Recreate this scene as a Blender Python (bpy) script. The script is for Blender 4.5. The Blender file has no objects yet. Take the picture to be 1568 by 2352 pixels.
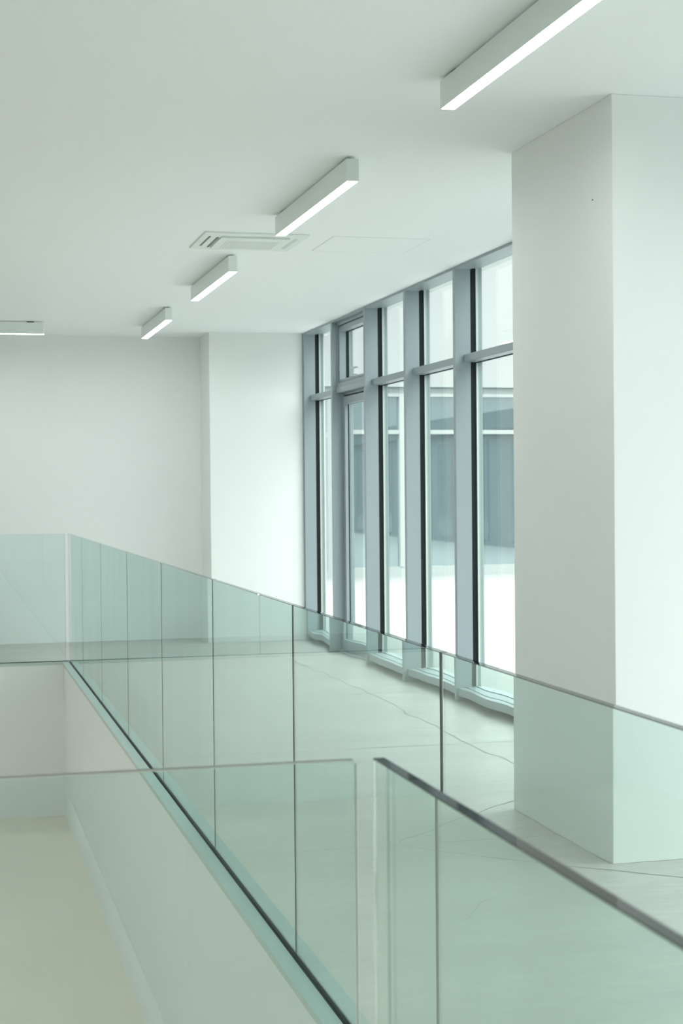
import bpy, bmesh, math, random
from mathutils import Vector, Matrix

random.seed(3)
sc = bpy.context.scene
COL = sc.collection
ZC = 2.992            # ceiling height
H = 1.47              # eye height

# ------------------------------------------------------------------ materials
def new_mat(name):
    m = bpy.data.materials.new(name); m.use_nodes = True
    nt = m.node_tree; nt.nodes.clear()
    out = nt.nodes.new('ShaderNodeOutputMaterial')
    return m, nt, out

def principled(name, col, rough=0.5, metal=0.0, spec=0.5, noise=0.0, nscale=3.0, bump=0.0, bscale=200.0):
    m, nt, out = new_mat(name)
    p = nt.nodes.new('ShaderNodeBsdfPrincipled')
    p.inputs['Base Color'].default_value = (*col, 1)
    p.inputs['Roughness'].default_value = rough
    p.inputs['Metallic'].default_value = metal
    p.inputs['Specular IOR Level'].default_value = spec
    nt.links.new(p.outputs[0], out.inputs[0])
    tc = nt.nodes.new('ShaderNodeTexCoord')
    if noise:
        n = nt.nodes.new('ShaderNodeTexNoise'); n.inputs['Scale'].default_value = nscale
        n.inputs['Detail'].default_value = 4
        nt.links.new(tc.outputs['Object'], n.inputs['Vector'])
        mx = nt.nodes.new('ShaderNodeMix'); mx.data_type = 'RGBA'
        mx.inputs[6].default_value = (*[c * (1 - noise) for c in col], 1)
        mx.inputs[7].default_value = (*[min(1, c * (1 + noise)) for c in col], 1)
        nt.links.new(n.outputs['Fac'], mx.inputs[0]); nt.links.new(mx.outputs[2], p.inputs['Base Color'])
    if bump:
        n = nt.nodes.new('ShaderNodeTexNoise'); n.inputs['Scale'].default_value = bscale
        nt.links.new(tc.outputs['Object'], n.inputs['Vector'])
        b = nt.nodes.new('ShaderNodeBump'); b.inputs['Strength'].default_value = bump; b.inputs['Distance'].default_value = 0.001
        nt.links.new(n.outputs['Fac'], b.inputs['Height']); nt.links.new(b.outputs[0], p.inputs['Normal'])
    return m

def emission(name, col, strength):
    m, nt, out = new_mat(name)
    e = nt.nodes.new('ShaderNodeEmission'); e.inputs[0].default_value = (*col, 1); e.inputs[1].default_value = strength
    nt.links.new(e.outputs[0], out.inputs[0]); return m

PAINT = (0.872, 0.884, 0.875)
M_wall = principled('wall_paint', PAINT, 0.65, spec=0.3, noise=0.012, nscale=1.2, bump=0.12, bscale=260)
M_ceil = principled('ceiling_paint', (0.915, 0.938, 0.942), 0.8, spec=0.2)
M_lampbody = principled('lamp_white_metal', (0.80, 0.85, 0.82), 0.4)
M_lamp = emission('lamp_diffuser', (0.94, 1.0, 0.995), 32.0)
M_frame = principled('window_grey_aluminium', (0.31, 0.36, 0.385), 0.32, metal=0.0, spec=0.6, bump=0.05, bscale=900)
M_gasket = principled('black_gasket', (0.010, 0.016, 0.018), 0.5, spec=0.25)
M_capgrey = principled('outer_cap_grey', (0.30, 0.36, 0.36), 0.4)
M_spacer = principled('pale_spacer', (0.62, 0.70, 0.68), 0.5)
M_black = principled('black_seal', (0.012, 0.02, 0.018), 0.4)
M_ledge = principled('ledge_painted_metal', (0.56, 0.65, 0.62), 0.35)
M_lip = principled('ledge_lip', (0.60, 0.66, 0.62), 0.5)
M_lower = principled('lower_floor_beige', (0.86, 0.80, 0.69), 0.4, noise=0.03, nscale=2)
M_chrome = principled('handle_silver', (0.62, 0.66, 0.66), 0.3, metal=0.6)
M_ac = principled('ac_plastic', (0.80, 0.84, 0.80), 0.45)
M_acdark = principled('ac_dark_slot', (0.16, 0.19, 0.17), 0.6)
M_slot = principled('ac_grille_slot', (0.66, 0.70, 0.67), 0.6)
M_gap = principled('hairline_gap', (0.60, 0.65, 0.62), 0.8)
M_crack = principled('floor_crack', (0.22, 0.23, 0.21), 0.7)
M_joint = principled('floor_saw_cut', (0.27, 0.29, 0.27), 0.7)
M_dark = principled('dark_bracket', (0.10, 0.13, 0.12), 0.5)
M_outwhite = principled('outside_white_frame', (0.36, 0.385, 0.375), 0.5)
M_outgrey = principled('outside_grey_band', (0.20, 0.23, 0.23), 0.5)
M_wing = principled('outside_wing_cladding', (0.14, 0.15, 0.145), 0.5)
M_wingglass = principled('outside_wing_glass', (0.08, 0.10, 0.105), 0.1)
M_pave = principled('outside_pale_paving', (0.26, 0.258, 0.25), 0.8, noise=0.03, nscale=1.5)
M_nail = principled('nail', (0.12, 0.12, 0.10), 0.5)

def concrete():
    m, nt, out = new_mat('polished_concrete')
    p = nt.nodes.new('ShaderNodeBsdfPrincipled'); nt.links.new(p.outputs[0], out.inputs[0])
    p.inputs['Specular IOR Level'].default_value = 0.5
    tc = nt.nodes.new('ShaderNodeTexCoord')
    mp = nt.nodes.new('ShaderNodeMapping'); mp.inputs['Scale'].default_value = (0.55, 2.2, 1)
    nt.links.new(tc.outputs['Object'], mp.inputs['Vector'])
    n1 = nt.nodes.new('ShaderNodeTexNoise'); n1.inputs['Scale'].default_value = 1.3; n1.inputs['Detail'].default_value = 6; n1.inputs['Roughness'].default_value = 0.62
    nt.links.new(mp.outputs[0], n1.inputs['Vector'])
    n2 = nt.nodes.new('ShaderNodeTexNoise'); n2.inputs['Scale'].default_value = 9; n2.inputs['Detail'].default_value = 8; n2.inputs['Distortion'].default_value = 1.0
    nt.links.new(mp.outputs[0], n2.inputs['Vector'])
    r = nt.nodes.new('ShaderNodeValToRGB'); r.color_ramp.elements[0].position = 0.30; r.color_ramp.elements[1].position = 0.72
    r.color_ramp.elements[0].color = (0.42, 0.395, 0.385, 1); r.color_ramp.elements[1].color = (0.51, 0.48, 0.465, 1)
    nt.links.new(n1.outputs['Fac'], r.inputs[0])
    r2 = nt.nodes.new('ShaderNodeValToRGB'); r2.color_ramp.elements[0].position = 0.38; r2.color_ramp.elements[1].position = 0.66
    r2.color_ramp.elements[0].color = (0.895, 0.895, 0.895, 1); r2.color_ramp.elements[1].color = (1.07, 1.07, 1.07, 1)
    nt.links.new(n2.outputs['Fac'], r2.inputs[0])
    mx = nt.nodes.new('ShaderNodeMix'); mx.data_type = 'RGBA'; mx.blend_type = 'MULTIPLY'; mx.inputs[0].default_value = 1
    nt.links.new(r.outputs[0], mx.inputs[6]); nt.links.new(r2.outputs[0], mx.inputs[7])
    nt.links.new(mx.outputs[2], p.inputs['Base Color'])
    mr = nt.nodes.new('ShaderNodeMapRange'); mr.inputs[3].default_value = 0.30; mr.inputs[4].default_value = 0.46
    nt.links.new(n2.outputs['Fac'], mr.inputs[0]); nt.links.new(mr.outputs[0], p.inputs['Roughness'])
    return m
M_floor = concrete()

def rail_glass(name, scale, wave):
    m, nt, out = new_mat(name)
    g = nt.nodes.new('ShaderNodeBsdfGlass'); g.inputs['IOR'].default_value = 1.5
    g.inputs['Roughness'].default_value = 0.0; g.inputs['Color'].default_value = (1, 1, 1, 1)
    mp = nt.nodes.new('ShaderNodeMapping'); mp.inputs['Scale'].default_value = scale
    geo = nt.nodes.new('ShaderNodeNewGeometry')
    nt.links.new(geo.outputs['Position'], mp.inputs['Vector'])
    n = nt.nodes.new('ShaderNodeTexNoise'); n.inputs['Scale'].default_value = 1.0; n.inputs['Detail'].default_value = 0.5
    nt.links.new(mp.outputs[0], n.inputs['Vector'])
    b = nt.nodes.new('ShaderNodeBump'); b.inputs['Strength'].default_value = 1.0; b.inputs['Distance'].default_value = wave
    nt.links.new(n.outputs['Fac'], b.inputs['Height'])
    if wave: nt.links.new(b.outputs[0], g.inputs['Normal'])
    nt.links.new(g.outputs[0], out.inputs[0])
    v = nt.nodes.new('ShaderNodeVolumeAbsorption'); v.inputs['Color'].default_value = (0.12, 0.70, 0.57, 1); v.inputs['Density'].default_value = 10.0
    nt.links.new(v.outputs[0], out.inputs['Volume'])
    return m
M_glass = rail_glass('toughened_green_glass', (35, 2.6, 0.8), 0.00032)
M_glass_wavy = rail_glass('toughened_green_glass_wavy', (25, 2.8, 0.6), 0.0007)
M_glass_cross = rail_glass('toughened_green_glass_cross', (2.0, 35, 0.8), 0.0)
M_glass_near = rail_glass('toughened_green_glass_near', (35, 2.0, 0.8), 0.0)

def window_glass(name, tint, ior=1.5, extra=0.0):
    m, nt, out = new_mat(name)
    t = nt.nodes.new('ShaderNodeBsdfTransparent'); t.inputs[0].default_value = (*tint, 1)
    g = nt.nodes.new('ShaderNodeBsdfGlossy'); g.inputs['Roughness'].default_value = 0.0
    f = nt.nodes.new('ShaderNodeFresnel'); geo = nt.nodes.new('ShaderNodeNewGeometry'); mr = nt.nodes.new('ShaderNodeMapRange')
    mr.inputs[3].default_value = ior; mr.inputs[4].default_value = 1 / ior
    nt.links.new(geo.outputs['Backfacing'], mr.inputs[0]); nt.links.new(mr.outputs[0], f.inputs['IOR'])
    mx = nt.nodes.new('ShaderNodeMixShader')
    nt.links.new(f.outputs[0], mx.inputs[0]); nt.links.new(t.outputs[0], mx.inputs[1]); nt.links.new(g.outputs[0], mx.inputs[2])
    nt.links.new(mx.outputs[0], out.inputs[0]); return m
M_pane = window_glass('window_glass', (0.965, 0.985, 0.975), 1.45)

def mirror_glass():
    m, nt, out = new_mat('outside_coated_glass')
    d = nt.nodes.new('ShaderNodeBsdfDiffuse'); d.inputs[0].default_value = (0.05, 0.085, 0.10, 1)
    g = nt.nodes.new('ShaderNodeBsdfGlossy'); g.inputs[0].default_value = (0.80, 0.93, 0.95, 1); g.inputs['Roughness'].default_value = 0.02
    mx = nt.nodes.new('ShaderNodeMixShader'); mx.inputs[0].default_value = 0.42
    nt.links.new(d.outputs[0], mx.inputs[1]); nt.links.new(g.outputs[0], mx.inputs[2]); nt.links.new(mx.outputs[0], out.inputs[0]); return m
M_mirror = mirror_glass()

# ------------------------------------------------------------------ helpers
def wloc(p):
    v = Vector((0, 0, 0))
    while p is not None:
        v = v + p.location; p = p.parent
    return v

def box_bm(bm, b, mi=0):
    x0, x1, y0, y1, z0, z1 = b
    vs = [bm.verts.new((x, y, z)) for z in (z0, z1) for x, y in ((x0, y0), (x1, y0), (x1, y1), (x0, y1))]
    fs = []
    for q in ((3, 2, 1, 0), (4, 5, 6, 7), (0, 1, 5, 4), (1, 2, 6, 5), (2, 3, 7, 6), (3, 0, 4, 7)):
        f = bm.faces.new([vs[i] for i in q]); f.material_index = mi; fs.append(f)
    return fs

def link_bm(name, bm, mats, parent=None):
    me = bpy.data.meshes.new(name)
    off = wloc(parent) if parent else Vector((0, 0, 0))
    if parent is None:
        xs = [v.co for v in bm.verts]
        lo = Vector((min(c.x for c in xs), min(c.y for c in xs), min(c.z for c in xs)))
        hi = Vector((max(c.x for c in xs), max(c.y for c in xs), max(c.z for c in xs)))
        off = Vector(((lo.x + hi.x) / 2, (lo.y + hi.y) / 2, lo.z))
    for v in bm.verts: v.co -= off
    bm.to_mesh(me); bm.free()
    for m in (mats if isinstance(mats, (list, tuple)) else [mats]): me.materials.append(m)
    o = bpy.data.objects.new(name, me); COL.objects.link(o)
    if parent: o.parent = parent
    else: o.location = off
    return o

def boxes(name, bl, mat, parent=None, bevel=0.0, seg=2):
    bm = bmesh.new()
    for b in bl:
        mi = b[6] if len(b) > 6 else 0
        box_bm(bm, b[:6], mi)
    if bevel:
        bmesh.ops.bevel(bm, geom=list(bm.edges), offset=bevel, segments=seg, affect='EDGES', profile=0.5, clamp_overlap=True)
    return link_bm(name, bm, mat, parent)

def tag(o, label=None, cat=None, group=None, kind=None):
    if label: o['label'] = label
    if cat: o['category'] = cat
    if group: o['group'] = group
    if kind: o['kind'] = kind
    return o

def empty(name, loc, label, cat, group=None, kind=None):
    o = bpy.data.objects.new(name, None); o.empty_display_size = 0.1
    COL.objects.link(o); o.location = loc
    return tag(o, label, cat, group, kind)

def copy_tree(o, parent=None):
    c = o.copy(); COL.objects.link(c)
    if parent: c.parent = parent
    for ch in [x for x in COL.objects if x.parent == o and x != c]:
        copy_tree(ch, c)
    return c

def S(o, label, cat): return tag(o, label, cat, kind='structure')

# ------------------------------------------------------------------ setting
XL, XR = -6.0, 3.66          # room extent
YN, YF = -7.0, 15.70
XLEDGE, XG = 1.000, 1.064    # ledge edge and glass face of the long balustrade
YRET = 13.93                 # far return balustrade
VX0 = -4.2                   # void left side
YNEAR = 2.05                 # near balustrade
XNR = 0.557                  # near right pane face
ZL = -1.325                  # lower floor

# floor slab with cracks and saw cuts laid into the same mesh
def strip(bm, pts, w, mi, z=0.0006):
    n = len(pts); L = []; R = []
    for i, p in enumerate(pts):
        a = Vector(pts[max(0, i - 1)]); b = Vector(pts[min(n - 1, i + 1)])
        d = (b - a).normalized(); nrm = Vector((-d.y, d.x)); ww = w * (0.6 + 0.8 * random.random()) / 2
        if i in (0, n - 1): ww *= 0.3
        L.append(bm.verts.new((p[0] + nrm.x * ww, p[1] + nrm.y * ww, z)))
        R.append(bm.verts.new((p[0] - nrm.x * ww, p[1] - nrm.y * ww, z)))
    for i in range(n - 1):
        f = bm.faces.new((L[i], R[i], R[i + 1], L[i + 1])); f.material_index = mi
        if f.normal.z < 0: f.normal_flip()

def densify(pts, amp=0.012, step=0.12):
    out = []
    for a, b in zip(pts[:-1], pts[1:]):
        a, b = Vector(a), Vector(b); k = max(1, int((b - a).length / step))
        for i in range(k):
            p = a.lerp(b, i / k); out.append((p.x + random.uniform(-amp, amp), p.y + random.uniform(-amp, amp)))
    out.append(tuple(pts[-1])); return out

bm = bmesh.new()
t = -0.25
XI = XG + 0.026            # slab starts inside of the glass channel
for b in [(XI, XR + 0.0, YN, YF + 0.3, t, 0), (XL, XI, YRET + 0.026, YF + 0.3, t, 0),
          (XL, VX0, YN, YRET + 0.026, t, 0), (VX0, XNR - 0.004, YN, YNEAR - 0.02, t, 0)]:
    box_bm(bm, b, 0)
crk = [
    ([(2.62, 14.6), (2.80, 13.9), (2.96, 13.434), (2.918, 12.946), (2.948, 12.467), (2.978, 12.126), (2.982, 11.609), (2.972, 11.045), (2.987, 10.69), (2.989, 10.24), (2.954, 9.91), (2.958, 9.553), (2.923, 9.1), (2.936, 8.8), (2.942, 8.488), (2.96, 8.227), (2.961, 8.018), (2.98, 7.6), (2.95, 7.1)], 0.012),
    ([(1.832, 6.286), (1.911, 6.398), (2.037, 6.509), (2.127, 6.614), (2.248, 6.716), (2.356, 6.802), (2.483, 6.936), (2.59, 7.017), (2.8, 7.2)], 0.010),
    ([(1.832, 6.286), (1.947, 6.139), (2.081, 6.012), (2.179, 5.92), (2.247, 5.87), (2.338, 5.772), (2.493, 5.649), (2.684, 5.457), (2.9, 5.25)], 0.010),
    ([(1.60, 5.05), (1.75, 5.15), (1.86, 5.32), (1.98, 5.42)], 0.004),
]
for pts, w in crk: strip(bm, densify(pts), w, 1)
for y, x0, x1 in ((6.288, 1.10, 2.52), (8.69, 1.10, 3.35), (11.03, 1.10, 3.40), (13.4, 1.10, 3.40), (3.9, 1.10, 3.4)):
    strip(bm, densify([(x0, y), (x1, y - 0.012)], 0.003, 0.2), 0.008, 2)
floor = link_bm('floor', bm, [M_floor, M_crack, M_joint])
S(floor, 'pale polished concrete floor with hairline cracks beside the glass balustrade', 'floor')

S(boxes('ceiling', [(XL - 0.3, XR + 0.05, YN - 0.3, YF + 0.3, ZC, ZC + 0.3)], M_ceil), 'smooth white ceiling with linear lights', 'ceiling')
S(boxes('wall_back', [(XL - 0.3, XR, YF, YF + 0.3, ZL, ZC)], M_wall), 'plain white wall at the far end of the room', 'wall')
S(boxes('wall_left', [(XL - 0.3, XL, YN, YF, ZL, ZC)], M_wall), 'plain white wall on the left side, outside the picture', 'wall')
S(boxes('wall_front', [(XL - 0.3, XR, YN - 0.3, YN, ZL, ZC)], M_wall), 'plain white wall behind the viewer', 'wall')
S(boxes('wall_pier', [(2.518, 3.437, 15.15, YF, 0, ZC), (3.437, XR, 15.163, YF, 0, ZC)], M_wall, bevel=0.003), 'white wall pier projecting at the far end next to the windows', 'wall')
S(boxes('wall_pillar', [(2.535, XR, 5.727, 6.842, 0, ZC)], M_wall, bevel=0.003), 'broad white square pillar in front of the windows on the right', 'pillar')
# void walls and lower floor
S(boxes('wall_void_right', [(XLEDGE + 0.004, XI + 0.12, YN, YRET + 0.05, ZL, -0.25), (XLEDGE + 0.004, XG - 0.003, YN, YRET - 0.066, -0.25, -0.012)], M_wall), 'white wall below the long glass balustrade, dropping to the lower floor', 'wall')
S(boxes('wall_void_back', [(VX0, XLEDGE + 0.004, YRET - 0.062, YRET + 0.2, ZL, -0.25), (VX0, XLEDGE + 0.004, YRET - 0.062, YRET - 0.005, -0.25, -0.012)], M_wall), 'white wall below the far return of the glass balustrade', 'wall')
S(boxes('wall_void_left', [(VX0 - 0.15, VX0, YNEAR, YRET, ZL, -0.25)], M_wall), 'white wall on the left of the opening, outside the picture', 'wall')
S(boxes('wall_void_front', [(VX0, XNR - 0.03, YNEAR - 0.2, YNEAR - 0.03, ZL, -0.25), (XNR - 0.15, XNR - 0.03, YN, YNEAR - 0.2, ZL, -0.25)], M_wall), 'white wall under the near edge of the floor', 'wall')
S(boxes('floor_lower', [(VX0 - 0.1, XLEDGE + 0.03, YN, YRET + 0.1, ZL - 0.2, ZL)], M_lower), 'beige lower floor at the bottom of the opening', 'floor')
# ledges outside the glass
S(boxes('trim_1', [(XLEDGE, XG - 0.010, YN, YRET - 0.064, -0.008, 0.0, 0), (XLEDGE - 0.001, XLEDGE + 0.001, YN, YRET - 0.064, -0.022, -0.001, 1)], [M_ledge, M_lip]), 'narrow pale green metal ledge running along the foot of the long balustrade', 'trim')
S(boxes('trim_2', [(VX0, XG - 0.002, YRET - 0.064, YRET - 0.002, -0.008, 0.0, 0), (VX0, XLEDGE, YRET - 0.065, YRET - 0.063, -0.022, -0.001, 1)], [M_ledge, M_lip]), 'narrow metal ledge along the foot of the far return balustrade', 'trim')
# dark channels
S(boxes('trim_3', [(XG - 0.010, XI, YN, YRET + 0.026, -0.06, -0.001), (XG - 0.002, XG - 0.0002, YN, YRET, 0, 0.006), (XG + 0.0202, XI, YN, YRET, 0, 0.004)], M_black), 'black base channel holding the long glass balustrade', 'trim')
S(boxes('trim_4', [(VX0, XG - 0.002, YRET - 0.002, YRET + 0.026, -0.06, 0.0), (VX0, XG - 0.004, YRET - 0.004, YRET - 0.0002, 0, 0.006)], M_black), 'black base channel holding the far return glass', 'trim')
S(boxes('trim_5', [(VX0, XNR - 0.03, YNEAR - 0.02, YNEAR + 0.022, -0.25, 0.0), (XNR - 0.004, XNR + 0.024, YN, YNEAR + 0.022, -0.25, 0.0), (XNR - 0.03, XNR - 0.004, YNEAR - 0.02, YNEAR + 0.022, -0.25, 0.0)], M_lip), 'grey base channel of the near balustrade, below the picture', 'trim')

# ------------------------------------------------------------------ glass panels
def pane_outline(u0, u1, z0, z1, r):
    pts = [(u0, z0), (u1, z0)]
    for cx, cz, a0 in ((u1 - r, z1 - r, 0), (u0 + r, z1 - r, 90)):
        for i in range(5):
            a = math.radians(a0 + i * 22.5); pts.append((cx + r * math.cos(a), cz + r * math.sin(a)))
    return pts

def glass_panel(axis, face, th, u0, u1, z0, z1, label, r=0.003, group=None, mat=None):
    """pane in plane x=face (axis 'x') or y=face (axis 'y'), thickness th towards +axis"""
    bm = bmesh.new(); pts = pane_outline(u0, u1, z0, z1, r)
    A = []; B = []
    for u, z in pts:
        if axis == 'x': A.append(bm.verts.new((face, u, z))); B.append(bm.verts.new((face + th, u, z)))
        else: A.append(bm.verts.new((u, face, z))); B.append(bm.verts.new((u, face + th, z)))
    n = len(pts)
    bm.faces.new(A); bm.faces.new(list(reversed(B)))
    for i in range(n):
        j = (i + 1) % n; bm.faces.new((A[j], A[i], B[i], B[j]))
    bmesh.ops.recalc_face_normals(bm, faces=bm.faces)
    rim = [e for e in bm.edges if len({v in A for v in e.verts}) == 1]
    bmesh.ops.bevel(bm, geom=rim, offset=0.0012, segments=1, affect='EDGES')
    bmesh.ops.recalc_face_normals(bm, faces=bm.faces)
    o = link_bm('glass_panel', bm, mat or (M_glass if axis == 'x' else M_glass_cross))
    tag(o, label, 'glass panel', group)
    return o

TH = 0.0195
joints = [3.346, 4.868, 6.385, 7.935, 9.455, 11.045, 12.555]
gap = 0.0055
zt = 1.108
labels = [
    'green glass panel of the long balustrade at the right edge, in front of the pillar',
    'green glass panel in front of the window sills, left of the thick black joint',
    'green glass panel of the long balustrade directly below the far white pier front',
    'green glass panel of the long balustrade directly left of the white pier edge',
    'green glass panel of the long balustrade, fourth from the far corner',
    'narrow green glass panel of the long balustrade, third from the far corner',
    'narrow green glass panel of the long balustrade, second from the far corner',
    'narrowest green glass panel, touching the far corner of the long balustrade',
]
edges = [joints[0] - 1.52 * 1] + joints + [YRET + 0.02]
G1 = 'glass balustrade panels around the opening'
for i in range(8):
    gp = glass_panel('x', XG, TH, edges[i] + gap / 2, edges[i + 1] - gap / 2, -0.05, zt, labels[i], group=G1, mat=M_glass_wavy if i < 2 else None)
    if i < 7:
        boxes('edge_seal', [(XG + 0.0006, XG + TH - 0.0006, edges[i + 1] - gap / 2 - 0.0003, edges[i + 1] + gap / 2 - 0.0002, 0.004, zt - 0.0015)], M_black, gp)
glass_panel('y', YRET, TH, -0.62, XG - 0.028, -0.05, zt, 'pale glass panel of the far return balustrade at the left edge', group=G1)
glass_panel('y', YRET, TH, -2.15, -0.6255, -0.05, zt, 'glass panel of the far return balustrade beyond the left edge of the picture', group=G1)
glass_panel('y', YNEAR - 0.001, 0.0175, -1.2, 0.5345, -0.10, zt, 'blurred near glass panel with rounded corner across the lower left foreground', r=0.006, group=G1)
glass_panel('x', XNR, 0.0175, 0.35, YNEAR + 0.006, -0.10, zt + 0.001, 'blurred near green glass panel with thick dark top edge at the lower right', r=0.003, group=G1, mat=M_glass_near)

# ------------------------------------------------------------------ windows
XW = 3.44
MY = [(15.10, 15.15), (13.96, 14.01), (12.81, 12.86), (11.625, 11.675), (10.416, 10.466), (9.216, 9.266), (8.02, 8.07), (6.842, 6.892)]
NY = [(5.677, 5.727)] + [(5.677 - 1.19 * k, 5.727 - 1.19 * k) for k in range(1, 11)]
XGL0, XGL1 = 3.590, 3.600
def bay(idx, ya, yb, label, mull=True, upper=True, lower=True, near_y0=None):
    """bay between y=ya (near mullion's far face) and y=yb (far mullion's near face); owns its far mullion"""
    w = empty('window_%d' % idx, (XW, (ya + yb) / 2, 0), label, 'window', kind='structure')
    if mull:
        mull_parts(w, yb)
    boxes('head_rail', [(XW + 0.001, 3.55, ya, yb, 2.974, ZC), (3.55, 3.62, ya, yb, 2.982, ZC)], M_frame, w, bevel=0.0008, seg=1)
    boxes('sill_rail', [(XW + 0.02, 3.505, ya, yb, 0.040, 0.094), (3.506, 3.588, ya, yb, 0.035, 0.098)], M_frame, w, bevel=0.002)
    boxes('outer_cap', [(3.60, 3.66, ya, yb, 0.0, 0.10)], M_capgrey, w)
    if upper and lower:
        boxes('transom', [(3.50, 3.588, ya, yb, 2.337, 2.389)], M_frame, w, bevel=0.004)
        boxes('transom_gasket', [(3.588, 3.60, ya, yb, 2.332, 2.337), (3.601, 3.64, ya, yb, 2.34, 2.386)], M_gasket, w)
    if upper: boxes('glass_pane', [(XGL0, XGL1, ya, yb, 2.387, 2.984)], M_pane, w)
    if lower: boxes('glass_pane', [(XGL0, XGL1, ya, yb, 0.095, 2.34)], M_pane, w)
    return w

def mull_parts(w, yb):
    boxes('mullion', [(XW, 3.552, yb, yb + 0.05, 0.0, ZC)], M_frame, w, bevel=0.0015)
    boxes('gasket', [(3.552, 3.568, yb + 0.0015, yb + 0.0485, 0.1, ZC), (3.568, 3.5885, yb + 0.0005, yb + 0.0495, 0.1, ZC)], M_gasket, w)
    boxes('outer_cap', [(3.601, 3.635, yb - 0.003, yb + 0.053, 0.0, ZC + 0.1)], M_capgrey, w)
    boxes('spacer', [(3.5895, 3.6005, yb - 0.010, yb - 0.001, 0.1, ZC - 0.01)], M_spacer, w)

n = 1
bay(n, MY[1][1], MY[0][0], 'tall grey framed window beside the far white pier'); n += 1
# door bay
YA, YB = MY[2][1], MY[1][0]
w = empty('window_2', (XW, (YA + YB) / 2, 2.34), 'small opening window with a handle above the narrow glass door', 'window', kind='structure')
boxes('head_rail', [(XW + 0.001, 3.55, YA, YB, 2.974, ZC)], M_frame, w, bevel=0.0008, seg=1)
boxes('transom', [(3.480, 3.60, YA, YB, 2.339, 2.394)], M_frame, w, bevel=0.003)
def ring(x0, x1, ya, yb, z0, z1, t, tb=None, tt=None):
    tb = t if tb is None else tb; tt = t if tt is None else tt
    return [(x0, x1, ya, ya + t, z0, z1), (x0, x1, yb - t, yb, z0, z1), (x0, x1, ya + t, yb - t, z0, z0 + tb), (x0, x1, ya + t, yb - t, z1 - tt, z1)]
boxes('outer_frame', ring(3.488, 3.60, YA + .0005, YB - .0005, 2.3945, 2.9735, 0.018, 0.035, 0.03), M_frame, w, bevel=0.001, seg=1)
boxes('gasket', ring(3.510, 3.585, YA + 0.0185, YB - 0.0185, 2.430, 2.943, 0.004), M_gasket, w)
sash = boxes('sash', ring(3.500, 3.562, YA + 0.0235, YB - 0.0235, 2.435, 2.937, 0.020, 0.022, 0.045), M_frame, w, bevel=0.0015)
boxes('sash_gasket', ring(3.563, 3.588, YA + 0.040, YB - 0.0435, 2.457, 2.892, 0.004), M_gasket, w)
boxes('glass_pane', [(XGL0, XGL1, YA + 0.02, YB - 0.02, 2.44, 2.93)], M_pane, w)
hd = boxes('window_handle', [(3.482, 3.500, 13.27, 13.44, 2.459, 2.468), (3.470, 3.484, 13.335, 13.365, 2.464, 2.515), (3.452, 3.484, 13.19, 13.365, 2.511, 2.524)], M_chrome, sash, bevel=0.003)
hd['label'] = 'silver handle'
# the mullion between window_1 and the door
mull_parts(w, YB)
d = empty('door_1', (XW, (YA + YB) / 2, 0), 'narrow glass door in a grey frame below the small opening window', 'door', kind='structure')
boxes('door_frame', [(3.530, 3.60, YA, YA + 0.012, 0.0, 2.338), (3.530, 3.60, YB - 0.012, YB, 0.0, 2.338), (3.545, 3.60, YA + 0.012, YB - 0.012, 2.318, 2.338)], M_frame, d, bevel=0.001, seg=1)
boxes('gasket', [(3.56, 3.59, YA + 0.013, YB - 0.013, 2.306, 2.3175)], M_gasket, d)
boxes('threshold', [(3.50, 3.60, YA, YB, 0.0, 0.02)], M_frame, d, bevel=0.002)
leaf = boxes('door_leaf', [(3.538, 3.566, YA + 0.014, YA + 0.074, 0.022, 2.305), (3.538, 3.566, YB - 0.074, YB - 0.014, 0.022, 2.305), (3.538, 3.566, YA + 0.074, YB - 0.074, 2.235, 2.305), (3.538, 3.566, YA + 0.074, YB - 0.074, 0.022, 0.12)], M_frame, d, bevel=0.0015)
boxes('glass_pane', [(3.578, 3.588, YA + 0.07, YB - 0.07, 0.10, 2.25)], M_pane, leaf)
boxes('leaf_gasket', ring(3.5665, 3.5775, YA + 0.068, YB - 0.068, 0.112, 2.243, 0.006), M_gasket, leaf)
boxes('glazing_bead', ring(3.589, 3.60, YA + 0.06, YB - 0.06, 0.10, 2.25, 0.016), M_capgrey, leaf)
n = 3
wl = ['tall grey framed window just right of the glass door', 'tall grey framed window, second to the left of the pillar',
      'tall grey framed window partly hidden by the pillar, showing reflected lights', 'tall grey framed window hidden behind the pillar', 'tall grey framed window fully hidden behind the pillar', 'x']
for k in range(2, 7):
    bay(n, MY[k + 1][1], MY[k][0], wl[k - 2]); n += 1
for k in range(len(NY) - 1):
    bay(n, NY[k + 1][1], NY[k][0], 'tall grey framed window on the viewer side of the pillar, number %s from it' % ['one', 'two', 'three', 'four', 'five', 'six', 'seven', 'eight', 'nine', 'ten'][k]); n += 1
S(boxes('wall_right', [(3.44, XR, YN, NY[-1][0] + 0.05, 0, ZC)], M_wall), 'short white wall at the end of the window row behind the viewer', 'wall')

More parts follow.
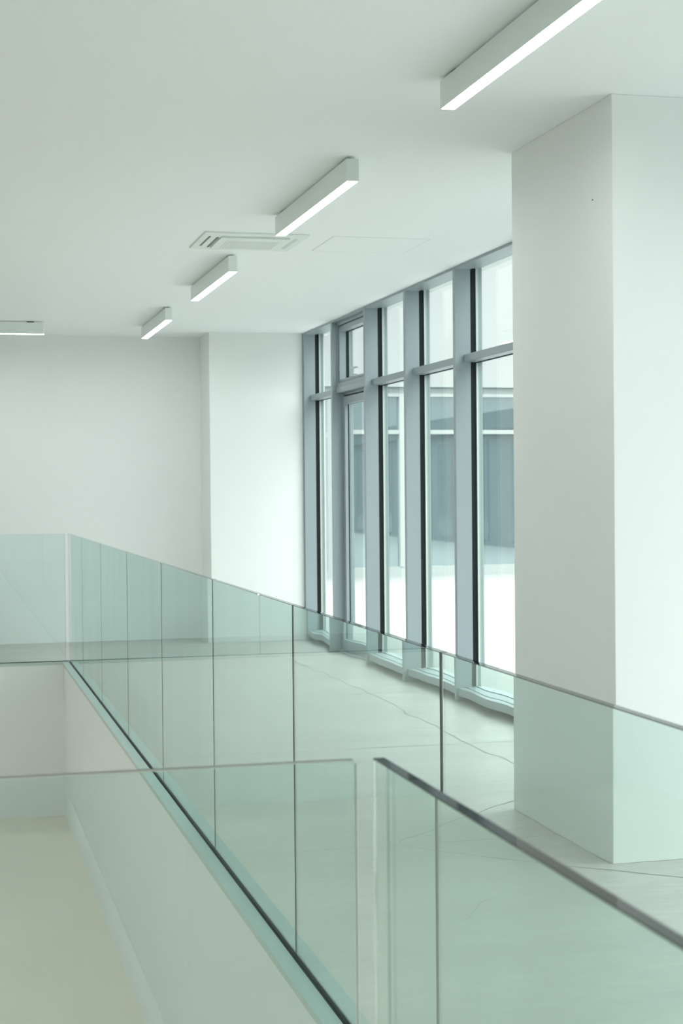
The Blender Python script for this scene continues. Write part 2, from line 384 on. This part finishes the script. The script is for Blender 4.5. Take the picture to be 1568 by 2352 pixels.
# ------------------------------------------------------------------ ceiling lights
def light_proto():
    L = 1.6; W = 0.057; z0, z1 = 2.878, 2.980
    root = empty('ceiling_light', (1.8435, 4.85, ZC), 'x', 'ceiling light', 'linear white ceiling lights')
    x0, x1 = 1.815, 1.872; y0, y1 = 4.05, 5.65
    t = 0.002
    boxes('housing', [(x0, x0 + t, y0 + t, y1 - t, z0, z1), (x1 - t, x1, y0 + t, y1 - t, z0, z1), (x0 + t, x1 - t, y0 + t, y1 - t, z1 - t, z1)], M_lampbody, root)
    boxes('end_cap', [(x0, x1, y0, y0 + t - 0.0003, z0, z1)], M_lampbody, root)
    boxes('end_cap', [(x0, x1, y1 - t + 0.0003, y1, z0, z1)], M_lampbody, root)
    boxes('diffuser', [(x0 + t, x1 - t, y0 + t, y1 - t, z0 + 0.0008, z0 + 0.004)], M_lamp, root)
    for yy in (y0 + 0.12, y1 - 0.12):
        boxes('mounting_bracket', [(x0 + 0.012, x1 - 0.012, yy - 0.03, yy + 0.03, z1, ZC)], M_dark, root)
    return root
P = light_proto()
P['label'] = 'largest linear white ceiling light, cut by the top right edge of the picture'
def place_light(x, y, rot, label):
    o = copy_tree(P); o.location = (x, y, ZC); o.rotation_euler = (0, 0, rot); o['label'] = label; return o
place_light(1.8435, 7.85, 0, 'linear white ceiling light overlapping the air conditioner grille, second nearest')
place_light(1.8435, 10.92, 0, 'linear white ceiling light just below the air conditioner grille')
place_light(1.8435, 13.90, 0, 'small linear white ceiling light nearest the far wall in the row')
place_light(0.113, 14.45, math.pi / 2, 'white ceiling light seen side-on at the left edge near the far wall')
hid = [(1.8435, 1.84, 0), (1.8435, -1.17, 0), (1.8435, -4.18, 0),
       (-2.90, 14.45, 1), (-5.1, 11.0, 0), (-5.1, 8.0, 0), (-5.1, 5.0, 0), (-5.1, 2.0, 0), (-5.1, -1.0, 0),
       (-1.75, 4.6, 0), (-1.75, 7.6, 0), (-1.75, 10.6, 0), (-1.0, 0.6, 1), (-4.0, 0.6, 1), (-1.0, -3.6, 1), (-4.0, -3.6, 1)]  # row over the void is added to brighten it; others extend the ring
for x, y, r in hid:
    place_light(x, y, r * math.pi / 2, 'linear white ceiling light outside the picture, added in the unseen part of the room')

# ------------------------------------------------------------------ air conditioner cassette
ac = empty('air_conditioner', (1.84, 9.57, ZC), 'square white air conditioner cassette set flush in the ceiling', 'air conditioner')
boxes('cover_panel', [(1.525, 2.155, 9.262, 9.885, ZC - 0.010, ZC)] , M_ac, ac, bevel=0.003)
boxes('centre_panel', [(1.638, 2.060, 9.375, 9.790, ZC - 0.019, ZC - 0.010)], M_ac, ac, bevel=0.003)
for b in [(1.565, 1.578, 9.372, 9.745), (2.088, 2.112, 9.385, 9.775)]:
    boxes('air_louvre', [(b[0], b[1], b[2], b[3], ZC - 0.0115, ZC - 0.0095)], M_acdark if b[0] < 1.7 else M_slot, ac)
boxes('air_louvre', [(1.617, 1.630, 9.400, 9.790, ZC - 0.0125, ZC - 0.0095)], M_acdark, ac)
boxes('air_louvre', [(1.64, 2.05, 9.345, 9.362, ZC - 0.0115, ZC - 0.0095)], M_slot, ac)
gr = []
k = 0
x = 1.692
while x < 2.012:
    gr.append((x, x + 0.008, 9.475, 9.77, ZC - 0.0198, ZC - 0.0188)); x += 0.0165
boxes('intake_grille', gr, M_slot, ac)

# access hatch
h = empty('access_hatch', (2.61, 9.6, ZC), 'flush square access hatch outlined in the ceiling right of the air conditioner', 'hatch')
x0, x1, y0, y1, g = 2.308, 2.918, 9.295, 9.885, 0.0016
boxes('hatch_gap', [(x0, x0 + g, y0, y1, ZC - 0.0012, ZC), (x1 - g, x1, y0, y1, ZC - 0.0012, ZC), (x0 + g, x1 - g, y0, y0 + g, ZC - 0.0012, ZC), (x0 + g, x1 - g, y1 - g, y1, ZC - 0.0012, ZC)], M_gap, h)
boxes('hatch_cover', [(x0 + 2 * g, x1 - 2 * g, y0 + 2 * g, y1 - 2 * g, ZC - 0.0012, ZC)], M_ceil, h)

# little nails left in the pillar
def nail(loc, r, label):
    bm = bmesh.new()
    bmesh.ops.create_cone(bm, cap_ends=True, segments=10, radius1=r, radius2=r * 0.6, depth=0.006, matrix=Matrix.Translation(loc) @ Matrix.Rotation(math.pi / 2, 4, 'Y'))
    return tag(link_bm('nail', bm, M_nail), label, 'nail')
nail((2.532, 5.911, 2.614), 0.0022, 'tiny dark nail in the left face of the white pillar')

# ------------------------------------------------------------------ outside
S(boxes('floor_courtyard', [(XR, 45.0, 6.0, 45, -0.22, -0.02)], M_pave), 'bright pale paving of the courtyard outside the windows', 'ground')
M_bounce = principled('outside_bounce_ground', (0.32, 0.32, 0.31), 0.9, noise=0.15, nscale=40)  # unseen ground, lighter than the paving, added to reflect daylight onto the ceiling
S(boxes('floor_bounce', [(XR, 45.0, -30, 6.0, -0.22, -0.02)], M_bounce), 'brighter courtyard ground beside the viewer, unseen, added to bounce daylight onto the ceiling', 'ground')
FY = 26.0
b = empty('building', ((3.7 + 14) / 2, FY, 0), 'low white framed glazed building across the courtyard', 'building')
boxes('wall', [(3.7, 13.4, FY + 0.12, FY + 6, -0.02, 3.05), (3.7, 13.4, FY - 0.03, FY + 6, -0.02, 0.055)], M_outwhite, b)
boxes('fascia', [(3.7, 13.4, FY - 0.02, FY + 6, 3.09, 3.20, 1), (3.7, 13.4, FY - 0.06, FY + 6, 3.20, 3.235, 0)], [M_outwhite, M_outgrey], b)
boxes('window_glass', [(6.72, 13.4, FY + 0.05, FY + 0.08, 0.14, 3.04)], M_mirror, b)
boxes('window_frame', [(6.30, 13.4, FY - 0.02, FY + 0.08, 3.035, 3.09), (6.30, 13.4, FY - 0.02, FY + 0.08, 2.400, 2.470), (6.30, 13.4, FY - 0.02, FY + 0.08, 0.055, 0.14)], M_outwhite, b)
for x in (7.57, 9.9, 11.9):
    boxes('mullion', [(x, x + 0.085, FY - 0.03, FY + 0.1, 0.14, 3.035)], M_outwhite, b)
boxes('white_panel', [(3.7, 6.155, FY - 0.03, FY + 0.12, 0.055, 3.09), (6.245, 6.72, FY - 0.03, FY + 0.12, 0.055, 3.09), (6.155, 6.245, FY - 0.03, FY + 0.12, 2.32, 2.50), (6.155, 6.245, FY - 0.03, FY + 0.12, 0.055, 0.13), (6.155, 6.245, FY - 0.03, FY + 0.12, 2.95, 3.09)], M_outwhite, b)
boxes('narrow_pane', [(6.155, 6.245, FY + 0.03, FY + 0.05, 0.13, 2.32), (6.155, 6.245, FY + 0.03, FY + 0.05, 2.50, 2.95)], M_mirror, b)
boxes('frame_shadow_gap', [(6.29, 6.305, FY - 0.032, FY - 0.028, 0.10, 2.34), (6.29, 6.305, FY - 0.032, FY - 0.028, 2.46, 3.0), (6.13, 6.305, FY - 0.033, FY - 0.029, 2.44, 2.46)], M_outgrey, b)
wg = empty('building', (16, 0, 0), 'long low grey wing along the courtyard, seen only mirrored in the glazing opposite', 'building')
boxes('wall', [(13.7, 20, -25, 25.8, -0.02, 2.95)], M_wing, wg)
boxes('roof_edge', [(13.5, 20, -25, 25.8, 2.95, 3.4)], M_wingglass, wg)
for i in range(16):
    boxes('window', [(13.68, 13.7, -24 + 3 * i, -22.7 + 3 * i, 0.1, 2.7)], M_wingglass, wg)

# ------------------------------------------------------------------ world: overcast sky
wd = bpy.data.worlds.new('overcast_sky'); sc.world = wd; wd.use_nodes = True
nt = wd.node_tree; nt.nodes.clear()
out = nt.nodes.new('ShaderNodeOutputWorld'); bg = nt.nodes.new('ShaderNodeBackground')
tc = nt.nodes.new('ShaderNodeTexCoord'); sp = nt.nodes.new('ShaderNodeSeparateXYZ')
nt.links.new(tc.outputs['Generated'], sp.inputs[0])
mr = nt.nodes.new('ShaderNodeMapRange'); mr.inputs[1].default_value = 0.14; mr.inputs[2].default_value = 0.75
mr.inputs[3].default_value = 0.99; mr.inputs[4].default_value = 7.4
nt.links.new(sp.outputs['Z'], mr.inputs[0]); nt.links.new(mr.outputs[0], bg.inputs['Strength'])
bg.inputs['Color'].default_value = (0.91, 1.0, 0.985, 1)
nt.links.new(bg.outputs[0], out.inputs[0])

# ------------------------------------------------------------------ camera
F = 3650.0; CX, CY = 784.0, 1176.0
dY = Vector((-136 - CX, 1132 - CY, F)).normalized()
hv = Vector((1, -0.009, 0))
up = -(dY.cross(hv)); up.normalize()
if up.y > 0: up = -up
dX = dY.cross(up)
if dX.x < 0: dX = -dX
right = Vector((dX.x, dY.x, up.x)); down = Vector((dX.y, dY.y, up.y)); fwd = Vector((dX.z, dY.z, up.z))
M = Matrix((( right.x, -down.x, -fwd.x, 0), (right.y, -down.y, -fwd.y, 0), (right.z, -down.z, -fwd.z, H), (0, 0, 0, 1)))
cam = bpy.data.cameras.new('camera'); co = bpy.data.objects.new('camera', cam); COL.objects.link(co)
co.matrix_world = M
cam.sensor_fit = 'HORIZONTAL'; cam.sensor_width = 24.0; cam.lens = F / 1568 * 24.0
cam.clip_start = 0.05; cam.clip_end = 200
cam.dof.use_dof = True; cam.dof.focus_distance = 5.8; cam.dof.aperture_fstop = 9.0
sc.camera = co

vs = sc.view_settings
vs.view_transform = 'Standard'; vs.look = 'None'; vs.exposure = 0.30; vs.gamma = 1.0; vs.use_curve_mapping = False
cy = sc.cycles
cy.max_bounces = 18; cy.diffuse_bounces = 7; cy.glossy_bounces = 6; cy.transmission_bounces = 14; cy.transparent_max_bounces = 24
cy.sample_clamp_indirect = 6.0; cy.caustics_refractive = True; cy.caustics_reflective = True
cy.use_denoising = True
cy.use_adaptive_sampling = True; cy.adaptive_threshold = 0.03
